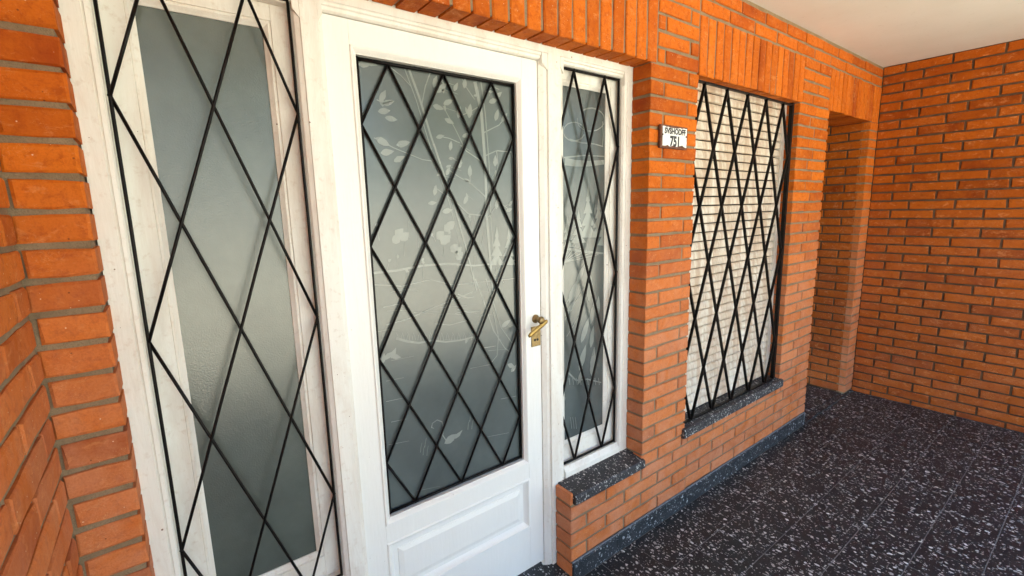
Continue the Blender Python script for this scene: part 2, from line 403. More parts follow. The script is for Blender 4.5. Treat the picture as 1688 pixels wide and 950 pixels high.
ETCH_DOOR={"st":[[0.0128,[[0.553,1.957],[0.575,1.861],[0.584,1.692],[0.582,1.517],[0.592,1.352],[0.599,1.239]]],[0.0048000000000000004,[[0.577,1.96],[0.59,1.863],[0.6,1.693],[0.6,1.516],[0.609,1.351]]],[0.008,[[0.314,1.965],[0.347,1.876],[0.38,1.764],[0.416,1.661],[0.449,1.562],[0.492,1.405],[0.53,1.249]]],[0.0032,[[0.301,1.959],[0.333,1.875],[0.366,1.763],[0.399,1.661],[0.434,1.562],[0.472,1.406]]],[0.004,[[0.387,1.961],[0.367,1.917],[0.35,1.854]]],[0.0032,[[0.256,1.956],[0.287,1.939],[0.319,1.911]]],[0.004,[[0.582,1.795],[0.648,1.826],[0.681,1.861]]],[0.004,[[0.585,1.718],[0.634,1.738],[0.7,1.737],[0.707,1.715]]],[0.004,[[0.574,1.696],[0.507,1.731],[0.471,1.795],[0.427,1.866]]],[0.0032,[[0.484,1.755],[0.445,1.767],[0.412,1.77]]],[0.004,[[0.579,1.579],[0.523,1.622],[0.473,1.646],[0.431,1.67]]],[0.0032,[[0.519,1.624],[0.521,1.673]]],[0.004,[[0.58,1.512],[0.508,1.52],[0.459,1.562],[0.437,1.612]]],[0.0032,[[0.459,1.562],[0.403,1.596],[0.38,1.612]]],[0.0032,[[0.59,1.507],[0.639,1.561],[0.684,1.531]]],[0.0032,[[0.55,1.9],[0.517,1.936],[0.499,1.966]]],[0.0032,[[0.56,1.876],[0.528,1.857],[0.495,1.844]]],[0.0032,[[0.593,1.93],[0.626,1.95],[0.653,1.945]]],[0.0032,[[0.634,1.738],[0.638,1.686],[0.619,1.632]]],[0.0032,[[0.19,1.751],[0.252,1.725],[0.344,1.695],[0.376,1.692]]],[0.0032,[[0.206,1.86],[0.229,1.852],[0.257,1.863]]],[0.008,[[0.152,1.35],[0.235,1.351],[0.324,1.358],[0.419,1.356],[0.521,1.34],[0.631,1.339],[0.709,1.344]]],[0.0032,[[0.157,1.314],[0.248,1.299],[0.349,1.309],[0.435,1.281],[0.54,1.279],[0.701,1.275]]],[0.004,[[0.187,1.182],[0.265,1.19],[0.36,1.215],[0.44,1.23],[0.513,1.248]]],[0.0032,[[0.182,1.24],[0.225,1.243],[0.268,1.228]]],[0.004,[[0.451,1.247],[0.491,1.228],[0.518,1.229]]],[0.0032,[[0.448,1.193],[0.489,1.177],[0.543,1.174]]],[0.0032,[[0.356,1.158],[0.415,1.143],[0.498,1.148]]],[0.0048000000000000004,[[0.526,1.292],[0.566,1.185],[0.596,1.093],[0.646,1.014],[0.676,0.988]]],[0.004,[[0.57,1.288],[0.605,1.179],[0.631,1.097],[0.689,1.016]]],[0.004,[[0.599,1.161],[0.618,1.06],[0.61,0.992],[0.58,0.968]]],[0.0032,[[0.548,1.034],[0.605,1.03]]],[0.008,[[0.217,1.133],[0.252,1.116],[0.296,1.102],[0.344,1.102],[0.392,1.087],[0.453,1.081],[0.506,1.083]]],[0.00144,[[0.174,0.999],[0.235,0.996]]],[0.00144,[[0.169,0.931],[0.23,0.927]]],[0.00144,[[0.181,0.857],[0.234,0.852]]],[0.00144,[[0.167,0.782],[0.238,0.772]]],[0.00144,[[0.546,0.684],[0.654,0.667]]],[0.00144,[[0.622,0.816],[0.696,0.808]]],[0.00144,[[0.49,0.969],[0.58,0.964]]],[0.00144,[[0.195,1.063],[0.275,1.061]]],[0.00144,[[0.254,0.581],[0.343,0.563]]],[0.004,[[0.37,0.771],[0.366,0.801],[0.347,0.814],[0.328,0.807],[0.324,0.793],[0.333,0.787]]],[0.0048000000000000004,[[0.37,0.771],[0.365,0.751],[0.378,0.727]]],[0.002,[[0.469,0.739],[0.472,0.76],[0.477,0.774]]],[0.002,[[0.479,0.766],[0.482,0.787],[0.487,0.801]]],[0.002,[[0.486,0.735],[0.489,0.757],[0.495,0.771]]],[0.002,[[0.286,0.703],[0.289,0.723],[0.294,0.736]]],[0.002,[[0.294,0.729],[0.298,0.748],[0.302,0.762]]],[0.002,[[0.3,0.696],[0.303,0.716],[0.308,0.73]]],[0.002,[[0.277,0.716],[0.28,0.735],[0.285,0.749]]],[0.002,[[0.226,1.125],[0.223,1.14],[0.219,1.151]]],[0.002,[[0.233,1.123],[0.237,1.141]]],[0.002,[[0.245,1.121],[0.242,1.137],[0.238,1.148]]],[0.002,[[0.252,1.12],[0.257,1.138]]],[0.002,[[0.264,1.117],[0.262,1.133],[0.257,1.145]]],[0.002,[[0.271,1.116],[0.276,1.134]]],[0.002,[[0.284,1.114],[0.281,1.13],[0.277,1.141]]],[0.002,[[0.291,1.112],[0.296,1.13]]],[0.002,[[0.304,1.11],[0.301,1.126],[0.297,1.137]]],[0.002,[[0.312,1.108],[0.316,1.127]]],[0.002,[[0.325,1.106],[0.322,1.122],[0.317,1.134]]],[0.002,[[0.332,1.104],[0.337,1.123]]],[0.002,[[0.345,1.102],[0.343,1.118],[0.338,1.13]]],[0.002,[[0.353,1.1],[0.358,1.119]]],[0.002,[[0.367,1.098],[0.364,1.115],[0.358,1.126]]],[0.002,[[0.374,1.096],[0.379,1.115]]],[0.002,[[0.388,1.094],[0.385,1.111],[0.38,1.122]]],[0.002,[[0.396,1.092],[0.401,1.111]]],[0.002,[[0.41,1.09],[0.407,1.107],[0.401,1.118]]],[0.002,[[0.418,1.088],[0.423,1.107]]],[0.002,[[0.432,1.085],[0.429,1.102],[0.423,1.115]]],[0.002,[[0.44,1.084],[0.446,1.103]]],[0.002,[[0.455,1.081],[0.452,1.098],[0.446,1.11]]],[0.002,[[0.463,1.079],[0.468,1.099]]],[0.002,[[0.478,1.077],[0.474,1.094],[0.469,1.106]]],[0.002,[[0.486,1.075],[0.492,1.095]]],[0.002,[[0.501,1.072],[0.498,1.09],[0.492,1.102]]],[0.002,[[0.51,1.07],[0.515,1.09]]],[0.0017600000000000003,[[0.649,1.264],[0.643,1.278],[0.635,1.292]]],[0.0017600000000000003,[[0.524,1.339],[0.526,1.356],[0.528,1.374]]],[0.0017600000000000003,[[0.455,1.364],[0.455,1.378],[0.454,1.392]]],[0.0017600000000000003,[[0.513,1.269],[0.515,1.3],[0.517,1.33]]],[0.0017600000000000003,[[0.376,1.434],[0.371,1.446],[0.364,1.457]]],[0.0017600000000000003,[[0.314,1.416],[0.316,1.443],[0.318,1.469]]],[0.0017600000000000003,[[0.434,1.438],[0.433,1.449],[0.43,1.46]]],[0.0017600000000000003,[[0.4,1.281],[0.398,1.306],[0.394,1.33]]],[0.0017600000000000003,[[0.613,1.302],[0.619,1.329],[0.628,1.355]]],[0.0017600000000000003,[[0.556,1.405],[0.564,1.436],[0.574,1.467]]],[0.0017600000000000003,[[0.238,1.349],[0.239,1.372],[0.24,1.395]]],[0.0017600000000000003,[[0.391,1.298],[0.396,1.318],[0.403,1.338]]],[0.0017600000000000003,[[0.325,1.314],[0.326,1.341],[0.327,1.369]]],[0.0017600000000000003,[[0.629,1.317],[0.626,1.34],[0.621,1.362]]],[0.0017600000000000003,[[0.313,1.352],[0.318,1.365],[0.326,1.378]]],[0.0017600000000000003,[[0.627,1.41],[0.631,1.442],[0.636,1.473]]],[0.0017600000000000003,[[0.403,1.382],[0.405,1.405],[0.408,1.428]]],[0.0017600000000000003,[[0.262,1.394],[0.265,1.421],[0.269,1.448]]],[0.0017600000000000003,[[0.199,1.34],[0.205,1.362],[0.213,1.385]]],[0.0017600000000000003,[[0.534,1.47],[0.532,1.494],[0.529,1.518]]],[0.0017600000000000003,[[0.266,1.322],[0.267,1.334],[0.268,1.346]]],[0.0017600000000000003,[[0.282,1.451],[0.283,1.477],[0.284,1.503]]],[0.0017600000000000003,[[0.519,1.476],[0.516,1.495],[0.511,1.513]]],[0.0017600000000000003,[[0.201,1.313],[0.204,1.324],[0.208,1.334]]],[0.0017600000000000003,[[0.184,1.448],[0.182,1.472],[0.179,1.496]]],[0.0017600000000000003,[[0.502,1.402],[0.509,1.414],[0.518,1.425]]],[0.00144,[[0.43,1.941],[0.484,1.934]]],[0.00144,[[0.617,1.933],[0.608,1.917]]],[0.00144,[[0.506,1.634],[0.531,1.619]]],[0.00144,[[0.609,1.59],[0.598,1.574]]],[0.00144,[[0.438,1.678],[0.486,1.665]]],[0.00144,[[0.504,1.584],[0.529,1.569]]],[0.00144,[[0.494,1.745],[0.525,1.731]]],[0.00144,[[0.45,1.703],[0.494,1.69]]],[0.00144,[[0.555,1.913],[0.567,1.9]]],[0.00144,[[0.431,1.917],[0.485,1.909]]],[0.00144,[[0.691,1.555],[0.65,1.539]]],[0.00144,[[0.516,1.861],[0.541,1.849]]],[0.00144,[[0.627,1.662],[0.611,1.646]]],[0.00144,[[0.547,1.97],[0.563,1.958]]],[0.00144,[[0.402,1.65],[0.461,1.637]]],[0.00144,[[0.434,1.861],[0.486,1.852]]],[0.00128,[[0.379,1.209],[0.424,1.206],[0.486,1.202]]],[0.00128,[[0.529,1.155],[0.574,1.157],[0.61,1.146]]],[0.00128,[[0.414,1.235],[0.438,1.242],[0.5,1.228]]],[0.00128,[[0.65,1.089],[0.689,1.096],[0.755,1.071]]],[0.00128,[[0.507,1.242],[0.542,1.249],[0.613,1.228]]],[0.00128,[[0.37,1.186],[0.409,1.184],[0.464,1.172]]],[0.00128,[[0.284,1.208],[0.337,1.202],[0.377,1.195]]],[0.00128,[[0.437,1.18],[0.477,1.184],[0.527,1.167]]],[0.00128,[[0.209,1.284],[0.256,1.287],[0.304,1.278]]],[0.00128,[[0.155,1.165],[0.198,1.166],[0.231,1.154]]],[0.00128,[[0.368,1.092],[0.399,1.094],[0.458,1.084]]],[0.00128,[[0.571,1.018],[0.633,1.011],[0.664,1.004]]],[0.00128,[[0.271,1.197],[0.314,1.202],[0.357,1.191]]],[0.00128,[[0.193,1.226],[0.244,1.221],[0.267,1.215]]]],"lv":[[0.639,1.859,0.045099999999999994,0.42,70],[0.528,1.861,0.049199999999999994,0.42,80],[0.626,1.904,0.041,0.42,20],[0.487,1.853,0.041,0.42,75],[0.513,1.948,0.036899999999999995,0.42,80],[0.627,1.703,0.041,0.42,85],[0.697,1.764,0.041,0.42,75],[0.412,1.77,0.032799999999999996,0.42,15],[0.449,1.744,0.032799999999999996,0.42,80],[0.448,1.821,0.036899999999999995,0.42,-20],[0.41,1.86,0.041,0.42,-10],[0.447,1.88,0.041,0.42,25],[0.435,1.662,0.032799999999999996,0.42,60],[0.52,1.665,0.041,0.42,85],[0.482,1.687,0.032799999999999996,0.42,70],[0.384,1.6,0.036899999999999995,0.42,75],[0.5,1.57,0.036899999999999995,0.42,60],[0.426,1.533,0.041,0.42,10],[0.371,1.559,0.032799999999999996,0.42,5],[0.672,1.854,0.041,0.42,50],[0.51,1.781,0.032799999999999996,0.42,20],[0.652,1.928,0.032799999999999996,0.42,40],[0.684,1.531,0.032799999999999996,0.42,15],[0.628,1.552,0.036899999999999995,0.42,80],[0.226,1.873,0.041,0.42,60],[0.243,1.856,0.041,0.42,20],[0.227,1.83,0.041,0.42,10],[0.248,1.81,0.041,0.42,-5],[0.217,1.741,0.049199999999999994,0.42,-25],[0.282,1.74,0.049199999999999994,0.42,15],[0.229,1.712,0.045099999999999994,0.42,10],[0.266,1.694,0.041,0.42,25],[0.178,1.953,0.041,0.42,10],[0.198,1.959,0.036899999999999995,0.42,-10],[0.221,1.858,0.032799999999999996,0.42,100],[0.403,1.937,0.041,0.42,70],[0.43,1.925,0.041,0.42,40],[0.416,1.912,0.036899999999999995,0.42,10],[0.478,1.931,0.032799999999999996,0.42,60],[0.188,1.081,0.041,0.42,30],[0.205,1.086,0.036899999999999995,0.42,60],[0.213,1.072,0.036899999999999995,0.42,-20],[0.171,1.077,0.032799999999999996,0.42,80],[0.655,1.108,0.049199999999999994,0.42,25],[0.675,0.937,0.041,0.42,-30],[0.687,0.924,0.036899999999999995,0.42,40],[0.479,1.076,0.024599999999999997,0.42,70],[0.251,1.469,0.036899999999999995,0.8,40],[0.268,1.456,0.036899999999999995,0.8,40],[0.241,1.45,0.036899999999999995,0.8,40],[0.425,1.478,0.036899999999999995,0.8,40],[0.418,1.44,0.036899999999999995,0.8,40],[0.461,1.398,0.036899999999999995,0.8,40],[0.465,1.38,0.036899999999999995,0.8,40],[0.395,1.454,0.036899999999999995,0.8,40],[0.437,1.486,0.036899999999999995,0.8,40],[0.408,1.436,0.036899999999999995,0.8,40],[0.446,1.408,0.036899999999999995,0.8,40],[0.398,0.727,0.059039999999999995,0.5,20],[0.43,0.733,0.041,0.35,35],[0.635,1.292,0.01312,0.7,150.38979806330093],[0.454,1.392,0.01312,0.7,70.83572763696685],[0.364,1.457,0.01312,0.7,83.68089517751618],[0.43,1.46,0.01312,0.7,24.605530737564],[0.628,1.355,0.01312,0.7,137.31938708995278],[0.24,1.395,0.01312,0.7,95.46402890222011],[0.327,1.369,0.01312,0.7,102.18691267564398],[0.326,1.378,0.01312,0.7,48.264752321966945],[0.408,1.428,0.01312,0.7,56.13197841918004],[0.213,1.385,0.01312,0.7,34.45249199474115],[0.268,1.346,0.01312,0.7,153.70974129327698],[0.511,1.513,0.01312,0.7,121.09777945443751],[0.179,1.496,0.01312,0.7,33.072985665175715],[0.43,1.941,0.0219914275435624,0.4,110.74310699847436],[0.617,1.933,0.021911214116297484,0.4,5.545954372803941],[0.506,1.634,0.026534587699513636,0.4,162.36362850300662],[0.609,1.59,0.02613736220778278,0.4,85.10031217769628],[0.438,1.678,0.021671192038840412,0.4,18.36883890894568],[0.504,1.584,0.019504118613823684,0.4,105.29202565990934],[0.494,1.745,0.019691162246455316,0.4,172.75161356768893],[0.45,1.703,0.02285879366412797,0.4,3.2459794424867905],[0.555,1.913,0.018691845832050292,0.4,6.040124324756451],[0.431,1.917,0.025330669007743892,0.4,91.48665312641586],[0.691,1.555,0.02945714967781909,0.4,41.84529132020581],[0.516,1.861,0.024827404726891013,0.4,112.34952913586082],[0.627,1.662,0.02098587463184264,0.4,76.14304609725389],[0.547,1.97,0.018447533246405138,0.4,73.57075518997337],[0.402,1.65,0.02080513610579029,0.4,17.959155615898375],[0.434,1.861,0.020535219726566762,0.4,93.73254552862154]],"tri":[[[0.625,1.479],[0.615,1.435],[0.632,1.434]],[[0.624,1.446],[0.605,1.402],[0.639,1.4]],[[0.623,1.412],[0.596,1.369],[0.647,1.365]],[[0.621,1.379],[0.586,1.336],[0.654,1.33]],[[0.679,1.468],[0.669,1.425],[0.686,1.424]],[[0.678,1.436],[0.659,1.394],[0.694,1.392]],[[0.677,1.404],[0.649,1.363],[0.702,1.359]],[[0.676,1.372],[0.639,1.332],[0.71,1.326]]]}
ETCH_SIDE={"st":[[0.006,[[1.07,1.919],[1.096,1.929],[1.125,1.934],[1.154,1.932],[1.178,1.924],[1.195,1.911],[1.201,1.895],[1.195,1.878],[1.179,1.862],[1.155,1.85],[1.126,1.843],[1.096,1.842],[1.07,1.847],[1.05,1.857],[1.039,1.871],[1.039,1.887]]],[0.006,[[1.079,1.827],[1.068,1.814],[1.051,1.804],[1.029,1.798],[1.006,1.797],[0.986,1.802],[0.971,1.811],[0.963,1.823],[0.964,1.836],[0.972,1.849],[0.987,1.86],[1.008,1.867],[1.03,1.87],[1.052,1.867],[1.069,1.86],[1.08,1.848]]],[0.006,[[0.996,1.802],[1.065,1.793],[1.138,1.793],[1.192,1.786]]],[0.004,[[1.187,1.887],[1.193,1.833],[1.188,1.786]]],[0.03,[[0.971,1.716],[1.027,1.711],[1.105,1.712],[1.203,1.722]]],[0.006,[[0.965,1.73],[1.078,1.744],[1.207,1.746]]],[0.012,[[0.963,1.373],[1.053,1.353],[1.205,1.332]]],[0.004,[[0.962,1.313],[0.994,1.389]]],[0.004,[[0.962,1.313],[1.028,1.378]]],[0.004,[[0.962,1.313],[1.062,1.366]]],[0.004,[[0.962,1.313],[1.097,1.354]]],[0.004,[[0.962,1.313],[1.133,1.342]]],[0.004,[[0.962,1.313],[1.169,1.33]]],[0.004,[[0.971,1.136],[1.059,1.233]]],[0.004,[[0.964,1.068],[1.079,1.191]]],[0.004,[[0.976,0.996],[1.059,1.083]]],[0.008,[[0.975,0.843],[1.031,0.788],[1.102,0.776],[1.193,0.737]]],[0.004,[[0.989,0.809],[0.994,0.776]]],[0.004,[[1.011,0.803],[1.016,0.771]]],[0.004,[[1.033,0.798],[1.039,0.765]]],[0.004,[[1.056,0.792],[1.062,0.759]]],[0.004,[[1.079,0.787],[1.085,0.753]]],[0.004,[[1.102,0.781],[1.108,0.747]]],[0.004,[[1.126,0.775],[1.132,0.741]]],[0.004,[[1.15,0.77],[1.156,0.735]]],[0.004,[[1.174,0.764],[1.181,0.729]]],[0.0025,[[1.005,0.57],[1.0,0.604],[0.996,0.627]]],[0.0025,[[1.019,0.566],[1.015,0.6],[1.01,0.623]]],[0.0025,[[1.033,0.561],[1.029,0.596],[1.025,0.619]]]],"lv":[[1.087,1.006,0.12,0.28,65],[1.131,0.967,0.1,0.28,80],[1.073,0.884,0.12,0.28,70],[1.139,0.848,0.14,0.28,85],[1.059,0.802,0.08,0.28,70],[1.018,1.188,0.12,0.28,60],[1.059,1.253,0.1,0.28,60],[1.115,1.187,0.12,0.28,85],[1.13,1.072,0.1,0.28,80],[1.167,1.097,0.1,0.28,85],[1.004,1.121,0.08,0.28,50]],"tri":[[[1.103,1.625],[1.09,1.558],[1.116,1.558]],[[1.103,1.575],[1.076,1.509],[1.13,1.508]],[[1.103,1.526],[1.063,1.459],[1.144,1.456]],[[1.103,1.476],[1.05,1.41],[1.159,1.404]],[[1.167,1.574],[1.155,1.523],[1.18,1.523]],[[1.167,1.536],[1.143,1.486],[1.193,1.484]],[[1.168,1.498],[1.132,1.448],[1.206,1.445]],[[1.168,1.46],[1.12,1.411],[1.219,1.406]],[[1.046,1.529],[1.035,1.486],[1.058,1.485]],[[1.046,1.497],[1.023,1.454],[1.069,1.453]],[[1.046,1.465],[1.012,1.423],[1.081,1.419]],[[1.046,1.432],[1.001,1.391],[1.093,1.386]],[[0.982,1.503],[0.973,1.464],[0.992,1.463]],[[0.982,1.474],[0.963,1.435],[1.001,1.433]],[[0.982,1.445],[0.954,1.406],[1.01,1.403]],[[0.982,1.415],[0.944,1.377],[1.02,1.372]],[[1.196,1.526],[1.187,1.478],[1.205,1.478]],[[1.196,1.491],[1.179,1.442],[1.215,1.441]],[[1.196,1.454],[1.17,1.407],[1.224,1.404]],[[1.197,1.418],[1.162,1.371],[1.234,1.366]]]}
# ------------------------------------------------------------------ key sizes (metres); facade face is Y = 0, floor is Z = 0
XS0, XS, XM, XD, XW1, XW2, XA1, XA2, XC = -.5627, -.457, .850, 1.3025, 1.6405, 2.684, 3.1147, 3.8784, 4.0352
ZC, ZL, HF, G = 2.4976, 2.103, .06315, .012
PORCH = -1.78
zj = lambda j: 2.105 - HF * j            # joint j of the facade
def rowz(j): return zj(j + 1) + G/2, zj(j) - G/2

# ------------------------------------------------------------------ setting: ground, floor, ceiling
bm = bmesh.new(); add_box(bm, -400, 400, -600, PORCH, -.6, -.15)
ground = link('ground', from_bm('ground', bm), 'pavement'); ground['kind'] = 'structure'
bm = bmesh.new(); add_box(bm, -400, 400, PORCH + .001, 300, -.6, -.16)
ground2 = link('ground', from_bm('ground', bm), 'lawn_strip'); ground2['kind'] = 'structure'

floor = boxes('floor', 'grout', None, [(XS0 - .02, XC + .02, PORCH, .2, -.1490, -.0012), (XS0 - .2, XC + .2, -3.6, PORCH - .0005, -.1485, -.0155), (XA1 - .01, XA2 + .02, .2002, .9, -.14, -.0012)])
floor['kind'] = 'structure'
TILES = {}
def tile(x0, x1, y0, y1, z=0.0, name='floor_tile', mat='terrazzo'):
    w, d = round(x1 - x0, 4), round(y1 - y0, 4)
    if (w, d) not in TILES:
        bm = bmesh.new(); add_box(bm, -w/2, w/2, -d/2, d/2, -.018, 0)
        top = [e for e in bm.edges if all(v.co.z > -.001 for v in e.verts)]
        bmesh.ops.bevel(bm, geom=top, offset=.0008, segments=1, affect='EDGES')
        TILES[(w, d)] = from_bm(name, bm); TILES[(w, d)].materials.append(MAT[mat])
    o = bpy.data.objects.new(name, TILES[(w, d)]); COL.objects.link(o); o.parent = floor
    o.location = ((x0 + x1)/2, (y0 + y1)/2, z + random.uniform(-.0003, .0003)); return o
GAP = .0013
xs = [XS0] + [-.38 + .2 * k for k in range(21)] + [3.785, XC]
xs = [x for x in xs if x <= 3.64 or x in (3.785, XC)]
ys = [-.012 - .2045 * k for k in range(9)]
for a, b in zip(xs, xs[1:]):
    for c, e in zip(ys[1:], ys):
        tile(a + GAP, b - GAP, c + GAP, e - GAP)
boxes('added_apron', 'terrazzo', floor, [(XS0 - .2, XC + .2, -3.6, ys[-1] - .002, -.015, 0)])  # dark unseen floor added past the porch to dim low pane reflections
# strip under the facade line and door / passage thresholds
box('threshold', 'terrazzo', floor, .022, XM - .001, -.0105, .18, -.01, .022, .003)
for a, b in ((XA1 + .002, 3.36), (3.364, 3.62), (3.624, XA2 - .002)):
    box('threshold', 'terrazzo', floor, a, b, .03, .88, -.01, .016, .002)
box('threshold_edge', 'terrazzo', floor, XA1 + .002, XC - .002, -.0105, .029, -.01, .012, .003)

ceiling = box('ceiling', 'ceiling', None, XS0 - .25, XC + .25, PORCH - .25, .2, ZC, ZC + .16); ceiling['kind'] = 'structure'
roof = box('roof', 'roof', None, XS0 - .3, XC + .3, PORCH - .35, 6.0, ZC + .161, ZC + .40); roof['kind'] = 'structure'

# ------------------------------------------------------------------ facade wall
wall = boxes('brick_wall', 'mortar', None, [
    (XM + .006, XA1 - .006, .006, .11, 0, .343),
    (XD + .006, XW1 - .006, .006, .11, .343, 2.110), (XW1 - .006, XW2 + .006, .006, .11, .343, .380),
    (XW2 + .006, XA1 - .006, .006, .90, .343, 2.110),
    (XA2 + .006, XC + .2, .006, .06, 0, 2.110),
    (XS0 - .2, XC + .2, .006, .1695, 2.1105, ZC + .001), (XA1 - .1, XC + .2, .1695, .90, 2.1105, ZC + .001)])
tag(wall, 'orange brick facade with soldier lintels around the white door and shuttered window', 'wall', None, 'thing')
B = lambda *a, **k: brick(wall, *a, **k)
# two stretcher courses under the ceiling
for j, off in ((-6, 1.747), (-5, 1.641)):
    z0, z1 = rowz(j)
    for a, b in split(XS0 + .005, XC, [off + .24 * k for k in range(-10, 11)]): B(a, b, z0, min(z1, ZC - .001))
# soldier lintels
def soldiers(x0, x1, n, depth, z1=None):
    p = (x1 - x0) / n
    for k in range(n): B(x0 + p*k + .0055, x0 + p*(k+1) - .0055, ZL, (z1 or zj(-4)) - .006 - random.uniform(0, .002), d=depth)
soldiers(1.345 - .0683 * 27, 1.345, 27, .092)
soldiers(1.6400, 2.7150, 16, .085)
soldiers(3.1010, XC - .002, 14, .24)
# piers between the openings, upper part
for j in range(-4, 0):
    z0, z1 = rowz(j); z1 = min(z1, zj(-4) - .006)
    for a, b in split(1.350, 1.635, [1.573 if j % 2 == 0 else 1.399]): B(a, b, z0, z1)
    for a, b in split(2.720, 3.096, [2.925 if j % 2 == 0 else 2.862]): B(a, b, z0, z1)
# piers
for j in range(0, 27):
    z0, z1 = rowz(j)
    for a, b in split(XD, XW1, [1.566 if j % 2 == 0 else 1.394]): B(a, b, z0, z1, d=.092)
for j in range(0, 27):
    z0, z1 = rowz(j)
    for a, b in split(XW2, XA1, [2.921 if j % 2 == 0 else 2.851]): B(a, b, z0, z1, d=.085 if a < 2.8 else .11)
for j in range(0, 33):
    z0, z1 = rowz(j); B(XA2, XC - .001, max(z0, .012), z1, d=.045)
# wall under the windows
for j in range(27, 32):
    z0, z1 = rowz(j)
    js = [(1.06 if j % 2 == 0 else .942) + .242 * k for k in range(-1, 11)]
    if j == 27:
        for a, b in split(XD, XW1 - .03, js): B(a, b, z0, z1)
        for a, b in split(XW1 - .018, XW2 + .01, js): B(a, b, z0, .379)
        for a, b in split(XW2 + .022, XA1, js): B(a, b, z0, z1, d=.11)
        B(XM, XM + .014, z0, z1 - .004, d=.09)
        continue
    for a, b in split(XM, XA1, js): B(a, b, z0 if j < 31 else .088, z1, d=.092)
for a, b in split(XM, XA1, []): B(a, b, .004, .078, d=.09)      # footing brick behind the skirting
# low wall under the far sidelight
boxes('plinth', 'mortar', wall, [(XS + .004, .014, .006, .11, 0, .343)])
for j in range(28, 33):
    z0, z1 = rowz(j)
    for a, b in split(XS + .002, .020, [-.20 if j % 2 else -.32]): B(a, b, max(z0, .003), z1, d=.092)
# terrazzo skirting tiles
sk = [XM + .002, 1.125, 1.366, 1.624, 1.860, 2.110, 2.345, 2.586, 2.830, XA1 - .03]
for a, b in zip(sk, sk[1:]):
    prism('skirting_tile', 'terrazzo_skirt', wall, [(-.0015, .0), (-.0015, .083), (-.008, .083), (-.0118, .079), (-.0118, .0)], a + .0012, b - .0012, 'X')
boxes('mortar_bead', 'mortar_edge', wall, [(XM + .002, XA1 - .028, -.0065, -.001, .0831, .0885), (XA1 - .028, XA1 - .012, -.009, -.001, 0, .088)])
# sills
prism('window_sill', 'terrazzo_sill', wall, [(-.016, .385), (-.018, .389), (-.018, .426), (-.012, .4325), (.0, .4345), (.0, .385)], XW1 - .028, XW2 + .012, 'X')
prism('window_sill', 'terrazzo_sill', wall, [(.0002, .3812), (.0002, .4345), (.12, .446), (.12, .3812)], XW1 - .005, XW2 + .005, 'X')
prism('sidelight_sill', 'terrazzo_sill', wall, [(-.012, .344), (-.014, .348), (-.014, .378), (-.008, .3845), (.094, .396), (.094, .3445)], XM + .0145, XD + .006, 'X')
prism('sidelight_sill', 'terrazzo_sill', wall, [(-.012, .344), (-.014, .348), (-.014, .378), (-.008, .3845), (.094, .396), (.094, .3445)], XS + .002, .018, 'X')

# ------------------------------------------------------------------ passage side wall beyond the shuttered window
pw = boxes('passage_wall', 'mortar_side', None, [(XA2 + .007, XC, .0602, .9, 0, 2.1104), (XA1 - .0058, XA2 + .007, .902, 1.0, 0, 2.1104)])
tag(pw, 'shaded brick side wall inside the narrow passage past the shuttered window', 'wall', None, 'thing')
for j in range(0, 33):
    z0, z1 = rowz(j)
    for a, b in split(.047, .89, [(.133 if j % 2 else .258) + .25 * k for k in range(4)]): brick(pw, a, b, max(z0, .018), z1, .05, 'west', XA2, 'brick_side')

# ------------------------------------------------------------------ side wall at the far end of the porch
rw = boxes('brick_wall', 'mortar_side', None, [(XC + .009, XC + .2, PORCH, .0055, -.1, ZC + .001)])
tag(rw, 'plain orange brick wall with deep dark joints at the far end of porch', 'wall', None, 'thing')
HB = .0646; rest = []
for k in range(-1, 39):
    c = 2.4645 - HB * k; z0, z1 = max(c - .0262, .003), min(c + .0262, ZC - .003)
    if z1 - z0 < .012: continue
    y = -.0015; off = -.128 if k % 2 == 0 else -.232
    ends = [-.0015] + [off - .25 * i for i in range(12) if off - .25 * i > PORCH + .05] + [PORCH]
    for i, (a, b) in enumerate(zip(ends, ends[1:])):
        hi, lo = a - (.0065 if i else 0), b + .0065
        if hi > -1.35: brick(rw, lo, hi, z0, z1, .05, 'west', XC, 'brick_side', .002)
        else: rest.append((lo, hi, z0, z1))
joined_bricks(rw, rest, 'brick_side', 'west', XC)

# ------------------------------------------------------------------ near side wall with its door pier
lw = boxes('brick_wall', 'mortar', None, [(XS0 - .2, XS0 - .006, PORCH, .1695, -.1, ZC + .001), (XS0 - .0058, XS - .006, .006, .1695, 0, 2.1104)])
tag(lw, 'near brick wall with narrow pier beside the tall frosted sidelight', 'wall', None, 'thing')
HS = .0651; rest = []
for k in range(-10, 29):
    z0 = 1.880 - HS * k; z1 = z0 + HS - .0125
    if z0 > ZC - .02: continue
    z1 = min(z1, ZC - .002); z0 = max(z0, .003)
    if z1 - z0 < .01: continue
    if z1 < ZL + .01: brick(lw, XS0 + (.003 if k % 2 else -.002), XS, z0, z1, .0945)
    off = -.10 if k % 2 == 0 else -.222
    ends = [-.002 if k % 2 else -.007] + [off - .247 * i for i in range(12) if off - .247 * i > PORCH + .05] + [PORCH]
    for i, (a, b) in enumerate(zip(ends, ends[1:])):
        hi, lo = a - (.006 if i else 0), b + .006
        if hi > -1.0: brick(lw, lo, hi, z0, z1, .05, 'east', XS0)
        else: rest.append((lo, hi, z0, z1))
joined_bricks(lw, rest, 'brick', 'east', XS0)

